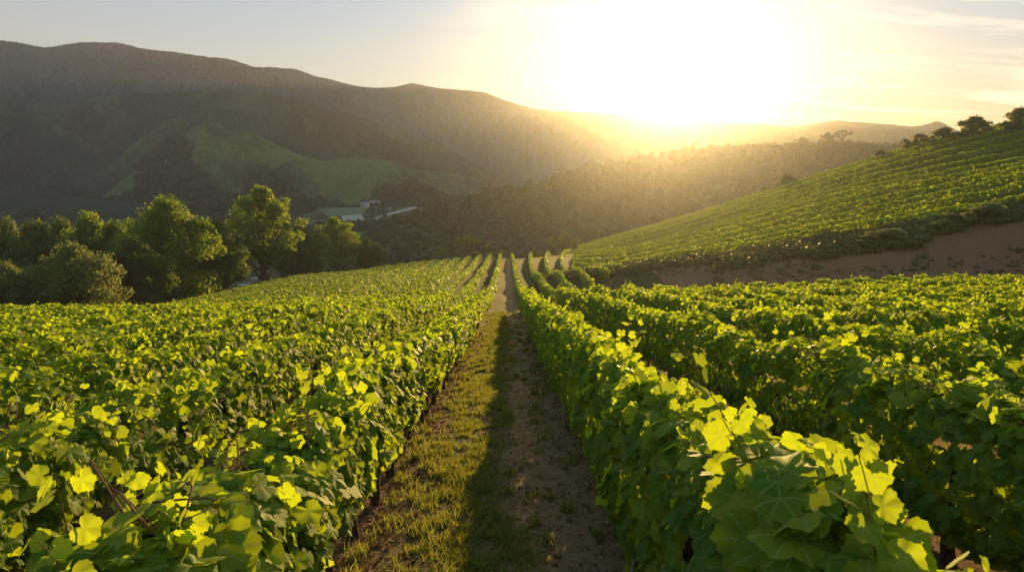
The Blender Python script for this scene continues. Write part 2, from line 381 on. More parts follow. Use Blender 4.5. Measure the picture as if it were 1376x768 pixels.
def grid_mesh(name, X, Y, Z, mat, kind='structure'):
    ny, nx = X.shape
    v = np.stack([X, Y, Z], -1).reshape(-1, 3)
    i = np.arange(ny * nx).reshape(ny, nx)
    f = np.stack([i[:-1, :-1], i[:-1, 1:], i[1:, 1:], i[1:, :-1]], -1).reshape(-1, 4)
    mb = MB(); mb.add(v, f); o = mb.build(name, mat); tag(o, kind=kind); return o
def axis(a, b, fine0, fine1, fs, cs):
    l = [np.arange(fine0, fine1, fs)]
    x = fine1; st = fs; up = []
    while x < b: up.append(x); st = min(st * 1.06, cs); x += st
    up.append(b); x = fine0; st = fs; dn = []
    while x > a: st = min(st * 1.06, cs); x -= st; dn.append(max(x, a))
    return np.unique(np.concatenate([l[0], up, dn]))
ax_x = axis(-258, 298, -2.2, 2.2, .07, 2.5); ax_y = axis(-66, 358, 1.0, 13, .08, 1.6)
gx, gy = np.meshgrid(ax_x, ax_y)
zz = gz(gx, gy)
# clods and wheel-worn hollow along the aisle
near = np.exp(-((gx - .3) / 1.6) ** 2) * np.clip(1 - gy / 40, 0, 1)
zz = zz + near * (.022 * fbm(gx * 7, gy * 7, 31, 3) + .016 * fbm(gx * 2.3, gy * 1.1, 32, 2) - .03 * np.exp(-((gx + .15) / .17) ** 2) - .03 * np.exp(-((gx - .75) / .17) ** 2))
betw = np.clip(1 - gy / 30, 0, 1) * (np.abs(gx) > 1.6); zz = zz + betw * .02 * fbm(gx * 5, gy * 5, 33, 3)
grid_mesh('ground', gx, gy, zz, M_ground)
# valley floor reaching the horizon
fx, fy = np.meshgrid(np.linspace(-2000, 2000, 101), np.linspace(-400, 1165, 60))
grid_mesh('valley_floor', fx, fy, -51.6 + 0 * fx, M_ridge)

# ------------------------------------------------------------------ far hills
def layer(name, sil, zb, front, back, mat, seed, amp=.16, nt_=520, ns=150, fs=1.0, crest_amp=1.0, pw=1.3, cut=None):
    sil = np.array(sil, float)
    px = np.linspace(sil[0, 0], sil[-1, 0], nt_)
    py = np.interp(px, sil[:, 0], sil[:, 1]); Yc = np.interp(px, sil[:, 0], sil[:, 2])
    # smooth the polyline, then roughen it
    k = np.hanning(9); k /= k.sum(); py = np.convolve(np.pad(py, 4, 'edge'), k, 'valid')
    top = np.array([at(a, b, c) for a, b, c in zip(px, py, Yc)])
    H = np.maximum(top[:, 2] - zb, 1)
    u = px / 40. * fs
    H = H * (1 + .0 * u) + crest_amp * np.minimum(1, H / 30) * (Yc / 955.) * (fbm(u * 2.2, 0 * u, seed, 4, .6) * 1.6)
    s = np.concatenate([np.linspace(-1, 0, ns), np.linspace(0, 1, ns // 4)[1:]])
    SS, PX = np.meshgrid(s, px, indexing='ij'); HH = H[None] + 0 * SS; YC = Yc[None] + 0 * SS
    YY = YC + np.where(SS < 0, SS * front, SS * back)
    T = np.array([ray(a, 384)[0] / ray(a, 384)[1] for a in px])[None] + 0 * SS
    XX = T * YY
    sc = .9 / front * fs
    warp = fbm(XX * sc * 1.3, YY * sc * 1.3, seed + 9, 2) * .5
    r = ridged(XX * sc * 2.0 + warp, YY * sc * .9 + warp, seed + 3, 6, .58)
    a = np.abs(SS); prof = (1 - a ** pw) * (1 - .25 * a) ; prof = np.clip(prof, 0, 1)
    env = np.clip(a * 4, 0, 1) * np.clip((1 - a) * 3, 0, 1)
    ZZ = zb - 1.0 + HH * np.clip(prof + env * amp * (r - .25) * 1.6 - env * amp * .25, 0, 1.0)
    # keep the shoulder under the line of sight to the crest
    lim = (zb + HH) / YC * YY
    ZZ = np.where(SS < 0, np.minimum(ZZ, lim - .002 * HH * a), ZZ)
    return grid_mesh(name, XX, YY, ZZ, mat)
def S3(pts, Y): return [(a, b, Y) for a, b in pts]
FAR = 1020
layer('mountains', S3([(-700, 70), (-300, 40), (-100, 42), (0, 50), (60, 56), (105, 63), (128, 57), (190, 56), (230, 66), (290, 73), (330, 80), (360, 89), (410, 91), (450, 105), (490, 114), (530, 118), (562, 111), (600, 118), (650, 122), (690, 138), (720, 146), (760, 149), (830, 152), (870, 160), (950, 163), (1010, 166), (1060, 172), (1130, 182), (1300, 190), (1500, 186), (2000, 180)], FAR), -52, 110, 120, M_mount, 11, .34, 760, 170)
layer('mountains', S3([(930, 190), (1000, 169), (1060, 168), (1105, 161), (1160, 165), (1205, 170), (1222, 166), (1238, 162), (1252, 169), (1275, 181), (1330, 190), (1500, 182), (1800, 185)], 1100), -52, 60, 40, M_mount, 21, .12, 300, 50)
layer('hills', S3([(980, 200), (1040, 184), (1075, 171), (1105, 167), (1140, 172), (1200, 173), (1250, 178), (1290, 184), (1400, 180), (1800, 170)], 940), -52, 200, 60, M_hill, 31, .2, 300, 70)
layer('hills', S3([(-600, 150), (-200, 140), (0, 142), (90, 141), (135, 132), (200, 125), (300, 121), (365, 122), (420, 134), (450, 145), (490, 155), (540, 172), (600, 195), (650, 225), (700, 250), (740, 262)], 900), -52, 95, 120, M_hill, 41, .42, 520, 130)
layer('hills', S3([(-700, 90), (-300, 100), (-60, 108), (0, 119), (50, 127), (80, 143), (110, 172), (150, 210), (200, 245), (260, 268)], 820), -52, 110, 120, M_hill, 51, .45, 420, 150)
layer('hills', S3([(40, 272), (120, 245), (165, 218), (200, 190), (240, 163), (300, 148), (340, 146), (375, 155), (392, 163), (410, 154), (455, 154), (500, 168), (540, 188), (600, 205), (640, 228), (665, 250), (690, 262)], 800), -52, 100, 120, M_hill, 61, .42, 440, 130)
layer('hills', S3([(90, 282), (150, 262), (190, 232), (240, 192), (285, 166), (322, 161), (345, 170), (380, 192), (412, 206), (445, 216), (480, 210), (520, 213), (560, 226), (610, 232), (650, 240), (672, 262)], 735), -52, 95, 90, M_grassy_lit, 71, .38, 420, 120)
RIDGE = [(400, 352, 330), (480, 334, 340), (520, 312, 360), (560, 294, 375), (600, 281, 385), (640, 268, 395), (690, 258, 400), (720, 249, 402), (760, 238, 405), (820, 222, 410), (900, 209, 420), (960, 202, 425), (1010, 199, 430), (1080, 194, 435), (1130, 192, 440), (1200, 196, 440), (1290, 198, 440), (1400, 200, 440), (1700, 190, 440)]
layer('hills', S3([(-700, 240), (-300, 255), (-100, 250), (0, 262), (60, 252), (130, 264), (200, 272), (300, 262), (370, 270), (410, 280), (440, 296)], 600), -52, 130, 100, M_woodhill, 77, .25, 300, 90)
layer('hills', RIDGE, -51, 190, 160, M_ridge, 81, .16, 420, 120, crest_amp=.6, pw=1.2)

# ------------------------------------------------------------------ leaves
def outline(kind):
    if kind == 2:
        v = []; K = 36
        for i in range(K):
            a = 2 * math.pi * (i + .5) / K - math.pi
            d = abs(math.degrees(a))
            r = np.interp(d, [0, 14, 27, 42, 56, 70, 84, 100, 116, 135, 155, 172, 180], [1.0, .90, .78, .84, .95, .86, .76, .80, .84, .76, .62, .30, .10])
            r *= 1.04 if i % 2 else .95
            v.append((r * math.sin(a), r * math.cos(a)))
        ring = np.array(v); inner = ring * .55
        V = np.concatenate([[[0, 0]], inner, ring]); f = []
        for i in range(K):
            j = (i + 1) % K; f += [(0, 1 + i, 1 + j), (1 + i, 1 + K + i, 1 + K + j), (1 + i, 1 + K + j, 1 + j)]
    elif kind == 1:
        d = [0, 27, 56, 84, 116, 150]; r = [1.0, .80, .94, .77, .84, .62]
        ang = [0] + [x for x in d[1:]] + [180] + [-x for x in d[:0:-1]]; rr = r[:] + [.12] + r[:0:-1]
        ring = np.array([(q * math.sin(rad(a)), q * math.cos(rad(a))) for a, q in zip(ang, rr)])
        V = np.concatenate([[[0, 0]], ring]); K = len(ring)
        f = [(0, 1 + i, 1 + (i + 1) % K) for i in range(K)]
    else:
        ring = np.array([(0, 1.0), (.8, .42), (.55, -.5), (-.55, -.5), (-.8, .42)]); V = np.concatenate([[[0, 0]], ring])
        f = [(0, 1 + i, 1 + (i + 1) % 5) for i in range(5)]
        f = [(1, 2, 3), (1, 3, 4), (1, 4, 5)] if kind == 0 else f
        if kind == 0: V = ring; f = [(0, 1, 2), (0, 2, 3), (0, 3, 4)]
    r = np.hypot(V[:, 0], V[:, 1]); th = np.arctan2(V[:, 0], V[:, 1])
    z = -.20 * r ** 2 - .10 * np.abs(V[:, 0]) * 0 + .10 * np.abs(V[:, 0]) + .07 * np.sin(th * 5 + 1.5) * r
    return np.column_stack([V, z]), np.array(f, np.int32)
TPL = {k: outline(k) for k in (0, 1, 2)}
QUAD = (np.array([(-.5, -.5, 0), (.5, -.5, 0.05), (.45, .5, 0), (-.45, .5, .05)]), np.array([(0, 1, 2, 3)], np.int32))
def leaves(mb, tpl, pos, nor, tip, size, tint, curv=None, mat=0):
    V, f = tpl; n = len(pos)
    if n == 0: return
    nor = nor / (np.linalg.norm(nor, axis=1)[:, None] + 1e-9)
    tip = tip - nor * (tip * nor).sum(1)[:, None]; tip /= np.linalg.norm(tip, axis=1)[:, None] + 1e-9
    side = np.cross(tip, nor)
    if curv is None: curv = R_.normal(1.0, .85, n)
    sx = R_.uniform(.9, 1.12, n)
    v = pos[:, None] + size[:, None, None] * (V[None, :, :1] * sx[:, None, None] * side[:, None] + V[None, :, 1:2] * tip[:, None] + V[None, :, 2:3] * curv[:, None, None] * nor[:, None])
    F_ = (f[None] + (np.arange(n) * len(V))[:, None, None]).reshape(-1, f.shape[1])
    luv = np.empty((n, len(V), 3), np.float32); luv[:, :, 0] = V[None, :, 0]; luv[:, :, 1] = V[None, :, 1]; luv[:, :, 2] = tint[:, None]
    mb.add(v.reshape(-1, 3), F_, luv.reshape(-1, 3), mat)
def rnd(n, s=1.0): return R_.normal(0, s, (n, 3))

# ------------------------------------------------------------------ vine rows
def vine_row(name, path, label, group, seed, height=1.72, halfw=.34, zbot=.42, dens=1.0, trunks=None, far=False, stakes=None, lsz=None):
    """path: (k,2) polyline; builds one trellised row of vines as a thing"""
    path = np.asarray(path, float)
    seg = np.hypot(*np.diff(path, axis=0).T); s = np.concatenate([[0], np.cumsum(seg)]); Ltot = s[-1]
    def P_(t): return np.interp(t, s, path[:, 0]), np.interp(t, s, path[:, 1])
    x0, y0 = P_(0.0)
    root = empty(name, (x0, y0, float(gz(x0, y0))))
    tag(root, label, 'vine row', group)
    step = 1.0
    mb = MB()
    for a in np.arange(0, Ltot, step):
        b = min(a + step, Ltot); xm, ym = P_((a + b) / 2)
        dist = math.hypot(xm, ym)
        if abs(xm) > .98 * ym + 5: continue
        if dist < 8.5: k, per, sz = 2, 640, .088
        elif dist < 26: k, per, sz = 1, 740, .074
        elif dist < 62: k, per, sz = 0, 500, .092
        else: k, per, sz = 0, 120, .19
        if lsz: sz = lsz
        n = int(per * dens * (b - a) * (height / 1.72))
        t = R_.uniform(a, b, n); cx_, cy_ = P_(t)
        gx_, gy_ = P_(t + .05); dx, dy = gx_ - cx_, gy_ - cy_; l = np.hypot(dx, dy) + 1e-9; dx /= l; dy /= l
        end = l < 1e-6; dx[end] = 0; dy[end] = 1
        nx_, ny_ = dy, -dx                       # lateral (to the right when looking along the row)
        top = height * (1 + .07 * vnoise(t * .9, seed + 0 * t, 1) + .06 * vnoise(t * 2.7, seed + 0 * t, 2))
        hw = halfw * (1 + .16 * vnoise(t * .8, seed + 5 + 0 * t, 3))
        bot = zbot * (1 + .35 * vnoise(t * 1.7, seed + 0 * t, 4))
        ph = R_.uniform(0, 2 * math.pi, n)
        c, sn = np.cos(ph), np.sin(ph)
        rr = 1 - np.abs(R_.normal(0, .20, n)); rr = np.clip(rr, .1, 1)
        ex = np.sign(c) * np.abs(c) ** .55; ez = np.sign(sn) * np.abs(sn) ** .7
        lump = 1 + .15 * vnoise(t * 2.3 + 3 * np.sign(c), ez * 1.8 + seed, 7) + .10 * vnoise(t * 5, ez * 4 + seed + 8 * np.sign(c), 8)
        lat = ex * hw * rr * lump * (1 - .22 * np.clip(ez, 0, 1) ** 2)
        zc = (top + bot) / 2; hh = (top - bot) / 2
        z = zc + ez * hh * rr
        z = z + np.where(ez > .3, .08 * vnoise(t * 4.1, lat * 5 + seed, 9), 0)
        if k < 2 and False: pass
        # drop some leaves so that dark holes open in the wall of foliage
        hole = vnoise(t * 3.4 + 40 * np.sign(c), z * 3.4 + seed * 3, 12)
        keep = (hole > -.62) | (R_.random(n) < .35)
        lo = R_.uniform(0, 1, n)
        gzv = gz(cx_, cy_)
        pos = np.stack([cx_ + nx_ * lat, cy_ + ny_ * lat, gzv + z], 1)
        nor = np.stack([nx_ * c * 1.0, ny_ * c * 1.0, .55 + .6 * np.maximum(sn, 0) + 0 * c], 1) + rnd(n, .42)
        tip = np.stack([nx_ * c * .5, ny_ * c * .5, -1.0 + 0 * c], 1) + rnd(n, .35)
        tint = (.52 if far else .33) + .40 * np.clip((z / top - .55) / .45, 0, 1) ** 1.5 + R_.normal(0, .15, n)  # young tops are yellower; sunlit gold also put into top and far-row tint
        szv = sz * np.clip(R_.normal(.92, .26, n), .4, 1.45) * (1.38 if dist < 3.5 else 1)
        m = keep
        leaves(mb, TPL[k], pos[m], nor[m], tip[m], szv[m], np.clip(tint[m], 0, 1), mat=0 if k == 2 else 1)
        # shoots rising out of the top: backlit young leaves
        ns_ = 0 if far else int((7 if k == 2 else 6 if k == 1 else 5) * (b - a) * (1 if dist < 62 else .6) + R_.random())
        for _ in range(ns_):
            tt = R_.uniform(a, b); X0, Y0 = P_(tt); off = R_.normal(0, halfw * .45)
            Ls = (R_.uniform(.10, .34) if R_.random() > .08 else R_.uniform(.4, .62)) * (1.15 if dist < 10 else 1); lean = rnd(1, .45)[0]; lean[2] = 1
            q = 9 if k == 2 else 6 if k == 1 else 4
            if dist > 62: q = 3
            u = (np.arange(q) + .5) / q
            X1, Y1 = P_(tt + .05); d_ = np.array([X1 - X0, Y1 - Y0]); d_ /= np.hypot(*d_) + 1e-9
            bx, by = X0 + d_[1] * off, Y0 - d_[0] * off
            hb = height * (1 + .07 * float(vnoise(tt * .9, seed, 1)) + .06 * float(vnoise(tt * 2.7, seed, 2))) - .12 - .12 * (off / halfw) ** 2
            base = np.array([bx, by, float(gz(bx, by)) + hb])
            line = base + u[:, None] * lean[None] * Ls + np.stack([0 * u, 0 * u, -.12 * u ** 2], 1)
            an = np.arange(q) * 2.4 + R_.uniform(0, 6.28); ow = np.stack([np.cos(an), np.sin(an), 0 * an], 1)
            jit = rnd(q, .018) + ow * R_.uniform(.035, .085, q)[:, None]
            nr = np.stack([R_.normal(0, .5, q), R_.normal(-.1, .6, q), R_.uniform(.2, .9, q)], 1) + ow * .25
            tp = ow + rnd(q, .35); tp[:, 2] -= .35
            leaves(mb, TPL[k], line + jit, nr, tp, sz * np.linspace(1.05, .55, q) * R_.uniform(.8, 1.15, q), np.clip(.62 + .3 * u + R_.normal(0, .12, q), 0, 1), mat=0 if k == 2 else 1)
            if k == 2: tube(mb, line, np.linspace(.0045, .002, q), 4, mat=2)
    if not mb.v:
        bpy.data.objects.remove(root); return None
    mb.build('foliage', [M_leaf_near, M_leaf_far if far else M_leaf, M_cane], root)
    if trunks is not None:
        for t in np.arange(*trunks):
            X, Y = P_(t); 
            if abs(X) > .85 * Y + 2: continue
            b = MB(); zg = float(gz(X, Y)); k = 6
            zs = np.linspace(-.06, height * .62, k)
            ww = np.cumsum(R_.normal(0, .018, (k, 2)), axis=0)
            tube(b, np.column_stack([X + ww[:, 0], Y + ww[:, 1], zg + zs]), np.linspace(.052, .030, k) * R_.uniform(.85, 1.2) * (1 + .15 * R_.random(k)), 8)
            b.build('trunk', M_bark, root)
        # cordon wire and arm
    if stakes:
        for t in stakes:
            X, Y = P_(t); b = MB(); zg = float(gz(X, Y))
            X += -.33 if X > 0 else .3
            tube(b, [(X, Y, zg - .1), (X, Y, zg + .22), (X + .01, Y, zg + .5)], [.014, .014, .014], 6)
            b.build('stake', M_steel, root)
    return root

ORD = ['', 'first', 'second', 'third', 'fourth', 'fifth', 'sixth', 'seventh', 'eighth', 'ninth', 'tenth', 'eleventh', 'twelfth', 'thirteenth', 'fourteenth', 'fifteenth', 'sixteenth', 'seventeenth', 'eighteenth', 'nineteenth', 'twentieth', 'twenty-first', 'twenty-second', 'twenty-third', 'twenty-fourth', 'twenty-fifth', 'twenty-sixth']
XL = [-1.5 - 2.45 * i for i in range(20)]
XR = [1.22 if i == 0 else 1.45 + 2.3 * i for i in range(18)]
END = 50.0
GN = 'near vine rows running down to the bend of the slope'
for i, X in enumerate(XL):
    y0 = max(.3, abs(X) / .98 - 6)
    end = END - .02 * abs(X)
    if i == 0: lab = 'near vine row along the left edge of the path, brown trunks below sunlit leaves'
    elif i == 1: lab = 'near vine row just behind the one lining the left edge of the path'
    else: lab = 'long leafy near vine row, %s to the left of the dirt path' % ORD[i + 1]
    vine_row('vine_row', [(X, y) for y in np.arange(y0, end, 1.0)], lab, GN, 100 + i * 3, height=1.58 if i == 0 else 1.6,
             trunks=(1.9, END, 1.05) if i == 0 else ((2.5, 22, 1.1) if i == 1 else None), zbot=.72 if i == 0 else .5)
for i, X in enumerate(XR):
    y0 = max(.3, abs(X) / .98 - 6)
    if i == 0: lab = 'near vine row along the right edge of the path, shaded side facing it'
    elif i == 1: lab = 'second near vine row right of the path, trunks showing over bare soil'
    else: lab = 'long leafy near vine row, %s to the right of the dirt path' % ORD[i + 1]
    vine_row('vine_row', [(X, y) for y in np.arange(y0, END + .0 * X, 1.0)], lab, GN, 300 + i * 3, height=1.66 if i == 0 else 1.62,
             trunks=(2.0, 30, 1.1) if i == 0 else ((2.5, 45, 1.3) if i == 1 else None), zbot=.24 if i == 0 else .32, stakes=[4.3, 10.2] if i == 0 else ([14.0, 16.3, 19.0] if i == 1 else None))
# far block, left of the path: down to the brow and to the trees
GF = 'far vine rows running over the brow'
def left_edge(Y): return np.interp(Y, [50, 105, 130, 150, 165, 174], [-47, -47, -42, -33, -22, -6])
for i, X in enumerate(XL):
    ys = np.arange(END + 1.6, 176, 2.0); ys = ys[np.array([left_edge(y) < X for y in ys])]
    if len(ys) < 3: continue
    vine_row('vine_row', [(X, y) for y in ys], 'far vine row on the brow, %s to the left of the path' % ORD[i + 1], GF, 500 + i * 3, height=1.15, halfw=.27, zbot=.12, far=True)
for i in range(8):
    X = XR[i]
    bend = [(X + (y - 90) ** 2 * .00035 * i * (y > 90), y) for y in np.arange(END + 2 + 5.5 * i, 178 + i, 2.0)]
    vine_row('vine_row', bend, 'far vine row on the brow, %s to the right of the path' % ORD[i + 1], GF, 600 + i * 3, height=1.15, halfw=.27, zbot=.12, far=True)
# right hillside: rows sweeping round under its crest
GH = 'vine rows sweeping across the right hillside'
crest = np.array([at(*c) for c in CREST if c[0] >= 755]); lower = np.array([at(*c) for c in LOWER if c[0] >= 755])
def resamp(c, k=60):
    s = np.concatenate([[0], np.cumsum(np.hypot(*np.diff(c[:, :2], axis=0).T))]); t = np.linspace(0, s[-1], k)
    x = np.interp(t, s, c[:, 0]); y = np.interp(t, s, c[:, 1]); kk = np.ones(7) / 7
    for _ in range(2): x = np.convolve(np.pad(x, 3, 'edge'), kk, 'valid'); y = np.convolve(np.pad(y, 3, 'edge'), kk, 'valid')
    return np.column_stack([x, y])
ca, cb = resamp(crest), resamp(lower)
NH = 14
for k in range(NH):
    u = k / (NH - 1.); wob = .6 * vnoise(np.linspace(0, 6, 60), np.full(60, k * .3), 77)
    pth = ca * (1 - u) + cb * u; pth = pth + np.column_stack([wob, wob])
    lab = 'vine row running along the very crest of the right hillside' if k == 0 else ('vine row on the right hillside, %s below its crest' % ORD[k + 1] if k < NH - 1 else 'lowest vine row on the right hillside, next to the scrub')
    vine_row('vine_row', pth[::-1], lab, GH, 700 + k * 3, height=1.45, halfw=.38, zbot=.05, dens=2.4, far=True, lsz=.145)

# ------------------------------------------------------------------ brown canes on the nearest rows
def canes(x, y, h, label, n=6):
    root = None; mb = MB(); z = float(gz(x, y)) + h
    for _ in range(n):
        p0 = np.array([x, y, z]) + R_.normal(0, .05, 3); d = R_.normal(0, 1, 3); d[2] = abs(d[2]) * .3; d /= np.linalg.norm(d)
        L_ = R_.uniform(.12, .30); u = np.linspace(0, 1, 7)[:, None]
        bend = R_.normal(0, .12, 3)
        pts = p0 + d * L_ * (u - .4) + bend * np.sin(u * math.pi) + np.array([0, 0, -.08]) * u ** 2
        tube(mb, pts, np.linspace(.006, .0025, 7), 5)
    return mb
rows = [o for o in COL.objects if o.name.startswith('vine_row')]
def rowof(X): return min((o for o in rows if o.location.y < 40), key=lambda o: abs(o.location.x - X))
for x, y, h, X in ((-1.5, 2.75, 1.62, -1.5), (-1.45, 3.6, 1.66, -1.5), (-1.4, 4.6, 1.6, -1.5), (-3.9, 6.0, 1.62, -3.95), (-3.9, 5.2, 1.6, -3.95), (1.3, 3.3, 1.68, 1.22), (1.15, 5.0, 1.7, 1.22), (3.45, 5.6, 1.68, 3.75), (3.4, 7.6, 1.68, 3.75)):
    canes(x, y, h, '').build('cane', M_cane, rowof(X))

# ------------------------------------------------------------------ grass, litter and stones in the aisle
def blades(n, xs, ys, hmin, hmax, mb, tint=(0.2, .9)):
    x = xs; y = ys; n = len(x); z = gz(x, y)
    a = R_.uniform(0, 2 * math.pi, n); h = R_.uniform(hmin, hmax, n); wd = R_.uniform(.0022, .0045, n) * (1 + y / 9)
    lean = R_.normal(0, .45, (n, 2)) * h[:, None]
    s = np.stack([np.cos(a) * wd, np.sin(a) * wd, 0 * a], 1)
    b = np.stack([x, y, z - .01], 1); m = b + np.stack([lean[:, 0] * .35, lean[:, 1] * .35, h * .6], 1); t = b + np.stack([lean[:, 0], lean[:, 1], h], 1)
    v = np.stack([b - s, b + s, m + s * .7, m - s * .7, t], 1).reshape(-1, 3)
    i = np.arange(n)[:, None] * 5
    lu = np.zeros((n, 5, 3)); lu[:, :, 2] = R_.uniform(*tint, n)[:, None] ** 1.4
    k = mb.n; mb.add(v, i + np.array([[0, 1, 2, 3]]), lu.reshape(-1, 3))
    mb.f.append((i + np.array([[3, 2, 4]])).astype(np.int32) + k); mb.m.append(np.zeros(n, np.int32))
gm = MB()
N_ = 420000
y = 1.2 + R_.random(N_) ** 1.9 * 48; x = R_.uniform(-1.7, 1.3, N_)
n1 = fbm(x * 1.1, y * .7, 41, 3); n2 = fbm(x * 4.5, y * 4.0, 42, 3)
dens = np.clip(1.25 - ((x + .50 + .35 * n1) / .58) ** 2, 0, 1)
dens = dens * np.clip(.45 + 1.9 * n2, 0, 1) + .42 * np.clip(n2 * 2.8 - .60, 0, 1)
kp = R_.random(N_) < dens * .85
x, y = x[kp], y[kp]
blades(len(x), x, y, .025, .11, gm)
# tall dry tufts
for _ in range(240):
    cx0, cy0 = R_.uniform(-1.45, 1.0), 1.6 + R_.random() ** 1.6 * 30; n = R_.integers(18, 60)
    if cx0 > -.1 and R_.random() < .5: continue
    blades(n, cx0 + R_.normal(0, .05, n), cy0 + R_.normal(0, .05, n), .06, .2, gm, (.1, 1))
o = gm.build('grass', M_grass); tag(o, 'low green and straw coloured grass growing in the aisle', 'grass', kind='stuff')
# other aisles: thin grass
gm = MB()
for X in (XL[:4] + XR[:4]):
    n = 16000; x = X + (1.15 if X > 0 else -1.15) + R_.normal(0, .4, n); y = abs(X) * .9 + R_.random(n) ** 1.3 * 45
    kp = fbm(x * 2, y * 2, 44, 3) > .1; blades(kp.sum(), x[kp], y[kp], .03, .1, gm)
o = gm.build('grass', M_grass); tag(o, 'thin grass between the vine rows beside the path', 'grass', kind='stuff')
# clods and dead leaves
M_clod = plain('soil_clod', (0.14, 0.085, 0.05), .95, 0, .5); M_dry = leaf_material('dead_leaf', (0.10, 0.05, 0.025), (0.16, 0.085, 0.04), (0.24, 0.15, 0.07), (0.25, .14, .05), .15, spec=.05, rough=.9)
cm_ = MB(); n = 16000
x = np.where(R_.random(n) < .6, R_.uniform(-1.75, 1.6, n), R_.uniform(-5, 6, n)); y = 1.4 + R_.random(n) ** 1.8 * 26
OCT = np.array([(1, 0, 0), (0, 1, 0), (-1, 0, 0), (0, -1, 0), (0, 0, .7), (0, 0, -.6), (.6, .6, .35), (-.6, .6, .3), (-.6, -.6, .35), (.6, -.6, .3)], float)
OF = np.array([(0, 6, 4), (6, 1, 4), (1, 7, 4), (7, 2, 4), (2, 8, 4), (8, 3, 4), (3, 9, 4), (9, 0, 4), (0, 5, 6), (6, 5, 1), (1, 5, 7), (7, 5, 2), (2, 5, 8), (8, 5, 3), (3, 5, 9), (9, 5, 0)], np.int32)
sz = .004 + .016 * R_.random(n) ** 4
v = OCT[None] * sz[:, None, None] * R_.uniform(.7, 1.3, (n, 10, 1)) + np.stack([x, y, gz(x, y) + sz * .3], 1)[:, None]
cm_.add(v.reshape(-1, 3), (OF[None] + (np.arange(n) * 10)[:, None, None]).reshape(-1, 3))
o = cm_.build('gravel', M_clod); tag(o, 'small clods and stones scattered over the path soil', 'gravel', kind='stuff')
dm = MB(); n = 9000
x = np.where(R_.random(n) < .6, -1.5 + R_.normal(0, .28, n), np.where(R_.random(n) < .5, R_.uniform(-1.4, 1.5, n), R_.uniform(-6, 7, n))); y = 1.4 + R_.random(n) ** 1.5 * 30
leaves(dm, TPL[1], np.stack([x, y, gz(x, y) + .012], 1), np.array([[0, 0, 1.]]) + rnd(n, .35), rnd(n), R_.uniform(.018, .05, n), R_.random(n), R_.uniform(0, 2, n))
for _ in range(260):
    tx, ty = (R_.uniform(-1.6, 1.4) if R_.random() < .6 else R_.uniform(-4, 5)), 1.6 + R_.random() ** 1.6 * 22; a_ = R_.uniform(0, 6.28); l_ = R_.uniform(.08, .38)
    u = np.linspace(-.5, .5, 4); X_ = tx + l_ * u * math.cos(a_) + R_.normal(0, .012, 4); Y_ = ty + l_ * u * math.sin(a_) + R_.normal(0, .012, 4)
    tube(dm, np.column_stack([X_, Y_, gz(X_, Y_) + .012]), np.full(4, R_.uniform(.002, .005)), 4, tint=R_.random())
o = dm.build('leaves', M_dry); tag(o, 'dry fallen leaves and prunings littering the soil under the vines', 'leaves', kind='stuff')

# ------------------------------------------------------------------ trees
def tree_meshes(h, wd, seed, trunk_h=.22, nclump=70, per=420, leaf=.2, mat=M_tree, spread=1.0, airy=.0, tall=1.0):
    r = np.random.default_rng(seed)
    tb = MB(); rt = h * .022 + .05
    k = 8; zs = np.linspace(-.6, h * .72, k); w_ = np.cumsum(r.normal(0, h * .012, (k, 2)), 0)
    tr = np.column_stack([w_, zs]); tube(tb, tr, np.linspace(rt * 1.4, rt * .25, k), 9)
    cl = []
    for i in range(nclump):
        u = r.random(); ph = r.uniform(0, 2 * math.pi)
        zz_ = trunk_h + (1 - trunk_h) * (u ** .8)
        e = (zz_ - trunk_h) / (1 - trunk_h)
        prof = (max(0, 1 - abs(2 * e - .85) ** 2.3)) ** .5 if e < .98 else .1
        rr = wd / 2 * prof * (r.random() ** .45) * .88 * (1 + .25 * math.sin(ph * 2 + seed) + .12 * math.sin(ph * 5 + seed * 2))
        cl.append((rr * math.cos(ph), rr * math.sin(ph), zz_ * h * .93, r.uniform(.07, .145) * wd * (1.0 - .35 * airy)))
    cb_ = MB()
    for (x, y, z, s) in cl:
        j = int(np.clip(z / h * .8 / .72 * (k - 1) * .8, 1, k - 2)); p0 = tr[j]
        mid = (p0 + np.array([x, y, z])) / 2 + r.normal(0, wd * .02, 3) + np.array([0, 0, -h * .02])
        tube(tb, [p0, mid, (x, y, z)], [rt * .32, rt * .18, rt * .05], 5)
        n = int(per * (s / (.13 * wd)) ** 2)
        d = r.normal(0, 1, (n, 3)); d /= np.linalg.norm(d, axis=1)[:, None]
        q = r.random(n) ** (1 / 2.2)
        lum = 1 + .35 * vnoise(d[:, 0] * 2.5 + x, d[:, 1] * 2.5 + d[:, 2] * 2 + y, seed)
        p = np.array([x, y, z]) + d * (s * q * lum)[:, None] * np.array([1, 1, .75 * tall])
        nr = d + r.normal(0, .6, (n, 3)) + np.array([0, 0, .3])
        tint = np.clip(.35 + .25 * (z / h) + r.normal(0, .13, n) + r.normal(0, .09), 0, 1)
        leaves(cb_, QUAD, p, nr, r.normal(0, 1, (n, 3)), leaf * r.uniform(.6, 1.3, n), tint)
    return tb, cb_, mat
PROTO = {}
def proto(key, **kw):
    tb, cb_, mat = tree_meshes(**kw)
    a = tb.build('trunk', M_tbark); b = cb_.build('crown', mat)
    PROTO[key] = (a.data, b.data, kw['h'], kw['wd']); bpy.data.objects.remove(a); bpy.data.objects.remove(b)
def plant(key, name, loc, h, wd, label, cat, group=None, rot=0.0):
    a, b, h0, w0 = PROTO[key]
    r = empty(name, loc); r.rotation_euler = (0, 0, rot); r.scale = (wd / w0, wd / w0, h / h0)
    for nm, d in (('trunk', a), ('crown', b)):
        o = bpy.data.objects.new(nm, d); COL.objects.link(o); o.parent = r
    return tag(r, label, cat, group)
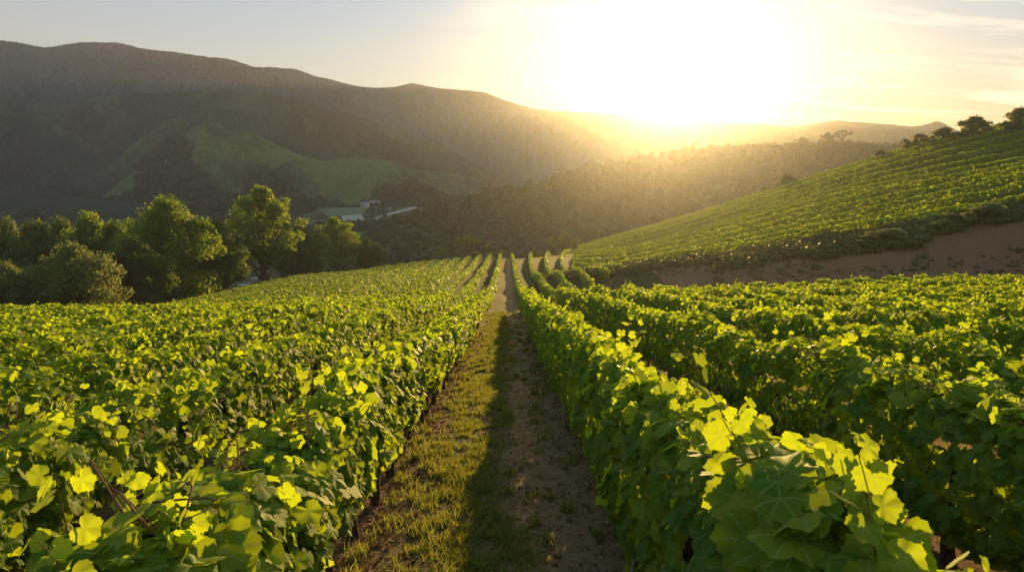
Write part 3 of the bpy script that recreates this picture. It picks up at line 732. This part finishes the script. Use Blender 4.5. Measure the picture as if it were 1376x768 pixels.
proto('big', h=16, wd=16, seed=3, nclump=190, per=420, leaf=.22, trunk_h=.12)
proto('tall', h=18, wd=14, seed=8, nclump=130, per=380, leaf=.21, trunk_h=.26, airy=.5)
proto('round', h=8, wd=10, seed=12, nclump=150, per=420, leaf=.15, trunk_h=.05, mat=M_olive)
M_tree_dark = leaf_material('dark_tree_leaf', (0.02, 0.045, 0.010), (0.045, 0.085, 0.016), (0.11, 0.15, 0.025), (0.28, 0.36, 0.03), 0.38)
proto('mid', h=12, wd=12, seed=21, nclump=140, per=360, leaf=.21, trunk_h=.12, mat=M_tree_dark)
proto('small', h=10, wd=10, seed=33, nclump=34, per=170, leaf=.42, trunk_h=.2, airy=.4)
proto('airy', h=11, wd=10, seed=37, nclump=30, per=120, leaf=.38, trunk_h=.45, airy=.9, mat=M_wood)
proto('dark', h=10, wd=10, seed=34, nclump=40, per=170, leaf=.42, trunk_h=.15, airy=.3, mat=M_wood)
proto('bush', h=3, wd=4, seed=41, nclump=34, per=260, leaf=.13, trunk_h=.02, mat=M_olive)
def put(key, px, ytop, ybot, wpx, Y, label, cat='tree', name='tree', group=None, rot=0.0, ground=True):
    top = at(px, ytop, Y); X = top[0]
    zb = float(gz(X, Y)) if ground else at(px, ybot, Y)[2]
    h = top[2] - zb
    if key == 'bush' and Y > 100: h = max(h, .45 * wpx * Y / F)
    if key == 'bush': zb -= .12 * h; h *= 1.12
    return plant(key, name, (X, Y, zb), h * 1.02, wpx * Y / F, label, cat, group, rot)
GT = 'trees beyond the left edge of the vineyard'
put('round', 8, 357, 440, 82, 76, 'small grey-green bushy tree cut by the left edge of the photo', 'shrub', 'bushy_tree', GT, .7)
put('round', 95, 331, 430, 128, 78, 'round olive-green bushy tree standing at the vineyard corner', 'shrub', 'bushy_tree', GT, 2.0)
put('mid', -25, 300, 430, 130, 105, 'dark tree behind the small bushy tree at the left edge of the photo', group=GT, rot=.3)
put('mid', 8, 297, 430, 100, 118, 'dark tree at far left, crown touching the small bushy tree behind', group=GT, rot=2.2)
put('mid', 82, 296, 430, 100, 124, 'dark tree right behind the top of the round bushy tree', group=GT, rot=3.2)
put('mid', 150, 300, 430, 90, 116, 'dark tree touching the left side of the big broad tree', group=GT, rot=.9)
put('mid', 45, 300, 430, 120, 112, 'dark tree rising just behind the top left of the round bushy tree', group=GT, rot=1.9)
put('big', 118, 292, 430, 130, 120, 'dark tree between the round bushy tree and the big broad tree', group=GT, rot=4.0)
put('big', 222, 269, 410, 140, 108, 'biggest broad dense tree left of the tall open-crowned tree', group=GT, rot=.4)
put('mid', 290, 296, 400, 95, 118, 'dark tree filling the gap between the broad tree and the tall tree', group=GT, rot=2.4)
put('tall', 352, 249, 385, 112, 134, 'tallest tree with open sunlit crown standing on bare trunks', group=GT, rot=1.0)
put('mid', 402, 303, 380, 80, 146, 'rounded tree under the right side of the tall tree', group=GT, rot=5.0)
put('tall', 446, 291, 368, 72, 158, 'slender yellow-green tree right of the tall tree, before the valley fields', group=GT, rot=3.6)
put('mid', 492, 320, 366, 50, 166, 'last low tree at the right end of the left tree belt', group=GT, rot=2.9)
put('mid', 175, 320, 420, 90, 95, 'low dark tree in front of the left side of the big broad tree', group=GT, rot=1.2)
GB = 'bushy trees just beyond the brow'
put('small', 634, 312, 350, 56, 205, 'bright bushy tree rising beyond the brow left of the path end', group=GB)
put('small', 597, 333, 352, 34, 205, 'low bush beyond the brow, left of the bright bushy tree', 'bush', 'bush', GB, 1)
put('small', 675, 334, 350, 20, 200, 'tiny bush beyond the brow right above the path end', 'bush', 'bush', GB, 2)
put('small', 757, 308, 345, 72, 215, 'dark rounded tree beyond the brow right of the path end', group=GB, rot=3)
put('small', 718, 332, 348, 22, 205, 'small bush beyond the brow between the path end and the dark rounded tree', 'bush', 'bush', GB, 4)
GC = 'bushes along the crest of the right hillside'
for (px, yt, yb, wp, Y, lab) in ((1372, 152, 176, 62, 128, 'dark bush on the hill crest at the right edge of the photo'),
        (1312, 160, 190, 64, 134, 'largest round bush on the hill crest against the sky'),
        (1268, 180, 200, 50, 142, 'low bush just left of the largest round bush on the crest'),
        (1236, 190, 206, 44, 150, 'flat dark bush on the crest, left end of the dark clump'),
        (1183, 209, 222, 32, 150, 'small bright bush poking over the crest left of the dark clump'),
        (1058, 241, 262, 44, 165, 'low bush on the crest half way down the hill'),
        (1026, 252, 272, 30, 170, 'tiny bush on the crest below the half way bush')):
    put('bush', px, yt, yb, wp, Y, lab, 'bush', 'bush', GC, px * .1)
# bushes low on the hill beside the bare soil
GS = 'bushes on the lower slope of the right hill'
for (px, yt, wp, Y, lab) in ((1200, 308, 88, 66, 'round dark bush standing alone on the bare soil slope'), (1330, 274, 90, 67, 'dark bush at the foot of the hillside rows near the right edge of the photo'), (1268, 296, 56, 67, 'small bush right of the round dark bush on the soil slope')):
    put('bush', px, yt, 0, wp, Y, lab, 'bush', 'bush', GS, px * .1)
# ridge trees
GR = 'single trees standing out on the wooded ridge'
for key, px, yt, yb, wp, Y, lab in (('airy', 755, 222, 243, 15, 404, 'umbrella-topped tree standing on the lower part of the wooded ridge'),
        ('dark', 713, 239, 256, 14, 401, 'small dark tree on the ridge left of the umbrella-topped tree'),
        ('airy', 1133, 174, 196, 26, 437, 'feathery tall tree on top of the wooded ridge'),
        ('dark', 1113, 178, 196, 26, 437, 'dense round tree on the ridge left of the feathery tree'),
        ('dark', 1078, 184, 198, 20, 435, 'small tree at the left end of the ridge-top clump'),
        ('dark', 1215, 187, 200, 20, 438, 'small pointed tree on the ridge right of the feathery tree')):
    put(key, px, yt, yb, wp, Y, lab, group=GR, rot=px, ground=False)

# scrub on the lower slope of the right hill, and woods on the ridge
def clumps(mb, pts, rad_, per, leaf, seed, zs=.8, tint0=.4):
    r = np.random.default_rng(seed); n = len(pts)
    d = r.normal(0, 1, (n, per, 3)); d /= np.linalg.norm(d, axis=2)[:, :, None]; d[:, :, 2] = np.abs(d[:, :, 2])
    q = r.random((n, per, 1)) ** .4
    p = pts[:, None] + d * q * rad_[:, None, None] * np.array([1, 1, zs]) * (1 + .3 * np.sin(d[:, :, :1] * 5 + pts[:, None, :1]))
    nr = d + r.normal(0, .5, d.shape); tint = np.clip(tint0 + r.normal(0, .1, (n, per)) + r.normal(0, .12, (n, 1)), 0, 1)
    leaves(mb, QUAD, p.reshape(-1, 3), nr.reshape(-1, 3), r.normal(0, 1, (n * per, 3)), leaf * r.uniform(.6, 1.4, n * per), tint.ravel())
mb = MB(); pts = []
lw = resamp(np.array([at(*c) for c in LOWER]), 200)
for k in range(3400):
    i = R_.integers(0, 200); u = R_.random() ** 1.5
    d = lw[i] * (1 - u * .12) + R_.normal(0, 1.2, 2)
    if fbm(d[0] * .09, d[1] * .09, 90, 3) + (.55 - u) < .05: continue
    pts.append((d[0], d[1], float(gz(*d))))
pts = np.array(pts); clumps(mb, pts, R_.uniform(.5, 1.4, len(pts)), 110, .17, 5, .7, .35)
bx = R_.uniform(8, 75, 2600); by = R_.uniform(51.5, 78, 2600); kb = (fbm(bx * .12, by * .2, 95, 3) > .0) & (bx < by * .95)
bx, by = bx[kb], by[kb]; clumps(mb, np.column_stack([bx, by, gz(bx, by)]), R_.uniform(.1, .38, len(bx)) ** 1.0, 30, .09, 15, .7, .75)
o = mb.build('undergrowth', M_scrub); tag(o, 'dark low scrub between the hillside rows and the bare soil', 'undergrowth', kind='stuff')
hl = [o for o in COL.objects if o.name.startswith('hills')][-1]
co = np.empty(len(hl.data.vertices) * 3, np.float32); hl.data.vertices.foreach_get('co', co); co = co.reshape(-1, 3)
mb = MB(); sel = np.concatenate([R_.integers(0, len(co), 8000), 420 * R_.integers(112, 122, 1000) + R_.integers(0, 420, 1000)]); p = co[sel] + R_.normal(0, 1.5, (9000, 3)) * np.array([1, 1, 0])
wn = fbm(p[:, 0] * .015, p[:, 1] * .02, 91, 3); crest_ok = (co[sel][:, 2] > -49)
p = p[((wn > -.05) | (sel // 420 > 95)) & crest_ok & (sel // 420 < 128)]
rr_ = R_.uniform(1.4, 3.4, len(p)) * (1 + .6 * (R_.random(len(p)) < .15)); tn = fbm(p[:, 0] * .03, p[:, 1] * .03, 96, 2)
for lo_, hi_, t0, zs_ in ((-2, -.12, .25, 1.1), (-.12, .12, .42, .95), (.12, 2, .6, .8)):
    kk_ = (tn >= lo_) & (tn < hi_); clumps(mb, p[kk_], rr_[kk_], 100, .55, 6, zs_, t0)
o = mb.build('woods', M_wood); tag(o, 'mass of trees covering the ridge beyond the vineyard', 'woods', kind='stuff')
# scattered woods on the nearer valley hills
mb = MB()
for nm, cnt, sc in ((5, 2600, 1.), (4, 2200, 1.), (6, 3000, 1.)):
    hl = [o for o in COL.objects if o.name.startswith('hills')][nm]
    co = np.empty(len(hl.data.vertices) * 3, np.float32); hl.data.vertices.foreach_get('co', co); co = co.reshape(-1, 3)
    p = co[R_.integers(0, len(co), cnt * 2)]; wn = fbm(p[:, 0] * .008, p[:, 1] * .008, 93, 3); p = p[wn > .05]
    clumps(mb, p, R_.uniform(3, 7, len(p)), 26, 2.6, 7, .8, .3)
o = mb.build('woods', M_wood); tag(o, 'scattered woods on the hills across the valley', 'woods', kind='stuff')

# ------------------------------------------------------------------ valley floor fields, road and houses
def floor_at(px, py, z=-50.6): d = ray(px, py); return d * (z / d[2])
def sheet(name, poly, mat, z):
    v = [tuple(floor_at(a, b, z)) for a, b in poly]; m = MB(); m.add(v, [tuple(range(len(v)))]); return tag(m.build(name, mat), kind='structure')
M_fieldg = plain('pasture', (0.11, 0.17, 0.055), .9, 0, .25); M_fieldp = plain('stubble', (0.42, 0.40, 0.30), .9, 0, .2); M_road = plain('gravel_road', (0.45, 0.40, 0.33), .9, 0, .2)
sheet('field', [(425, 278), (450, 270), (540, 269), (556, 272), (520, 283), (470, 290), (440, 290)], M_fieldg, -51.2)
sheet('field', [(506, 272.5), (555, 272), (560, 276), (525, 279), (508, 277)], M_fieldp, -51.0)
sheet('field', [(458, 290), (485, 288), (490, 294), (480, 299), (462, 299)], M_fieldp, -51.0)
sheet('road', [(556, 277), (562, 279), (520, 290), (492, 301), (486, 300), (515, 288)], M_road, -50.9)
def house(px, py, wx, wy, h, label, rot=0.2):
    p = floor_at(px, py, -51.2); r = empty('farmhouse', p); r.rotation_euler[2] = rot; tag(r, label, 'house', 'farmhouses on the valley floor')
    m = MB(); box(m, -wx / 2, wx / 2, -wy / 2, wy / 2, 0, h)
    v = [(-wx / 2, -wy / 2, h), (-wx / 2, wy / 2, h), (-wx / 2, 0, h * 1.5), (wx / 2, -wy / 2, h), (wx / 2, wy / 2, h), (wx / 2, 0, h * 1.5)]
    m.add(v, [(0, 1, 2), (3, 5, 4)])
    def loc(m_, nm, mat):
        o = m_.build(nm, mat); o.parent = r; return o
    loc(m, 'wall', M_white)
    m = MB(); e = .5
    for sg in (-1, 1):
        a = [(-wx / 2 - e, sg * (wy / 2 + e), h * .96), (wx / 2 + e, sg * (wy / 2 + e), h * .96), (wx / 2 + e, 0, h * 1.53), (-wx / 2 - e, 0, h * 1.53)]
        b = [(x, y, z + .25) for x, y, z in a]; m.add(a + b, [(0, 1, 2, 3), (4, 7, 6, 5), (0, 4, 5, 1), (1, 5, 6, 2), (2, 6, 7, 3), (3, 7, 4, 0)])
    loc(m, 'roof', M_roofg)
    for k in (-1, 0, 1):
        m = MB(); box(m, k * wx * .3 - .6, k * wx * .3 + .6, -wy / 2 - .06, -wy / 2 + .02, h * .35, h * .7); loc(m, 'window', M_dark)
house(503, 277, 10, 6, 3.2, 'white farmhouse beside the long pale field in the valley')
house(490, 278.5, 7, 5, 3, 'smaller white farmhouse left of the other one in the valley', -.3)
GV = 'trees on the valley floor round the fields'
for i, (px, yb, wp, hp, lab) in enumerate(((500, 290, 22, 12, 'dark tree in front of the two white farmhouses'), (515, 287, 18, 10, 'valley tree right of the dark tree before the farmhouses'), (530, 284, 12, 7, 'small valley tree beside the bend of the pale road'), (548, 274, 8, 7, 'tiny dark tree at the right end of the long pale field'), (569, 272, 24, 12, 'broad valley tree where the wooded ridge meets the road'), (590, 268, 26, 12, 'broad valley tree above the low end of the wooded ridge'), (430, 276, 22, 14, 'valley tree at the left end of the green field'), (415, 284, 24, 14, 'valley tree left of the green field, near the tall sunlit crown'))):
    p = floor_at(px, yb, -51.4); Y = p[1]
    plant('dark', 'tree', p, hp * Y / F, wp * Y / F, lab, 'tree', GV, i)

# ------------------------------------------------------------------ small white farm shelter at the field edge
def shelter():
    Y = 127.0; X = at(336, 375, Y)[0]; z = float(gz(X, Y)) + .75
    r = empty('farm_trailer', (X, Y, z - .75)); tag(r, 'small white-framed farm trailer parked before the dark trees', 'trailer')
    z0 = .9; 
    def part(nm, mat, *bs):
        m = MB()
        for b in bs: box(m, *b)
        o = m.build(nm, mat); o.parent = r
    part('deck', M_white, (-1.9, 1.1, -.6, .6, z0, z0 + .12))
    part('cab', M_white, (.25, 1.05, -.55, .55, z0 + .13, z0 + .5))
    part('roof', M_white, (.15, 1.2, -.65, .65, z0 + 1.25, z0 + 1.35))
    for x in (.22, 1.02):
        for y in (-.5, .5): part('post', M_white, (x, x + .08, y - .04, y + .04, z0 + .5, z0 + 1.25))
    for x in (-1.88, -.9, -.1): part('rail_post', M_white, (x, x + .07, -.6, -.53, z0 + .12, z0 + .95))
    part('rail', M_white, (-1.9, -.03, -.6, -.54, z0 + .6, z0 + .68))
    part('seat', M_dark, (.45, .9, -.3, .3, z0 + .51, z0 + .7))
    for x in (-1.4, .6):
        for y in (-.75, .62):
            m = MB(); a = np.linspace(0, 2 * math.pi, 18, endpoint=False)
            v = [(x + .42 * math.cos(t), yy, .42 + .42 * math.sin(t)) for yy in (y, y + .16) for t in a]
            m.add(v, [(i, (i + 1) % 18, 18 + (i + 1) % 18, 18 + i) for i in range(18)]); m.add(v[:18], [tuple(range(18))]); m.add(v[18:], [tuple(range(18))[::-1]])
            o = m.build('wheel', M_dark, None, False); o.parent = r
shelter()
for px, lab in ((308.5, 'pale bent pipe marker left of the farm trailer'), (320, 'short pale pipe marker next to the farm trailer')):
    Y = 124.; X = at(px, 380, Y)[0]; z = float(gz(X, Y)); m = MB()
    tube(m, [(X, Y, z - .2), (X, Y, z + 1.3), (X - .15, Y, z + 1.9), (X - .3, Y, z + 2.1)], [.07] * 4, 8)
    tag(m.build('marker_pipe', M_white), lab, 'marker')

# ------------------------------------------------------------------ haze
m = bpy.data.materials.new('haze_air'); m.use_nodes = True; t = m.node_tree; t.nodes.clear()
out = t.nodes.new('ShaderNodeOutputMaterial'); ad = t.nodes.new('ShaderNodeAddShader')
for i_, (c_, d_, g_) in enumerate((((1.0, 0.46, 0.06, 1), HAZE_WARM, 0.87), ((0.27, 0.55, 0.90, 1), HAZE_COOL, 0.0))):   # dust that glows round the sun, and blue air
    pv = t.nodes.new('ShaderNodeVolumePrincipled')
    pv.inputs['Color'].default_value = c_; pv.inputs['Density'].default_value = d_; pv.inputs['Anisotropy'].default_value = g_
    t.links.new(pv.outputs[0], ad.inputs[i_])
t.links.new(ad.outputs[0], out.inputs['Volume'])
mb = MB(); box(mb, -2050, 2050, -450, 1180, -54.5, 161)
o = mb.build('haze', m, None, False); tag(o, 'thin warm haze filling the whole valley', 'haze', kind='stuff')
print('verts', sum(len(o.data.vertices) for o in COL.objects if o.type == 'MESH'))
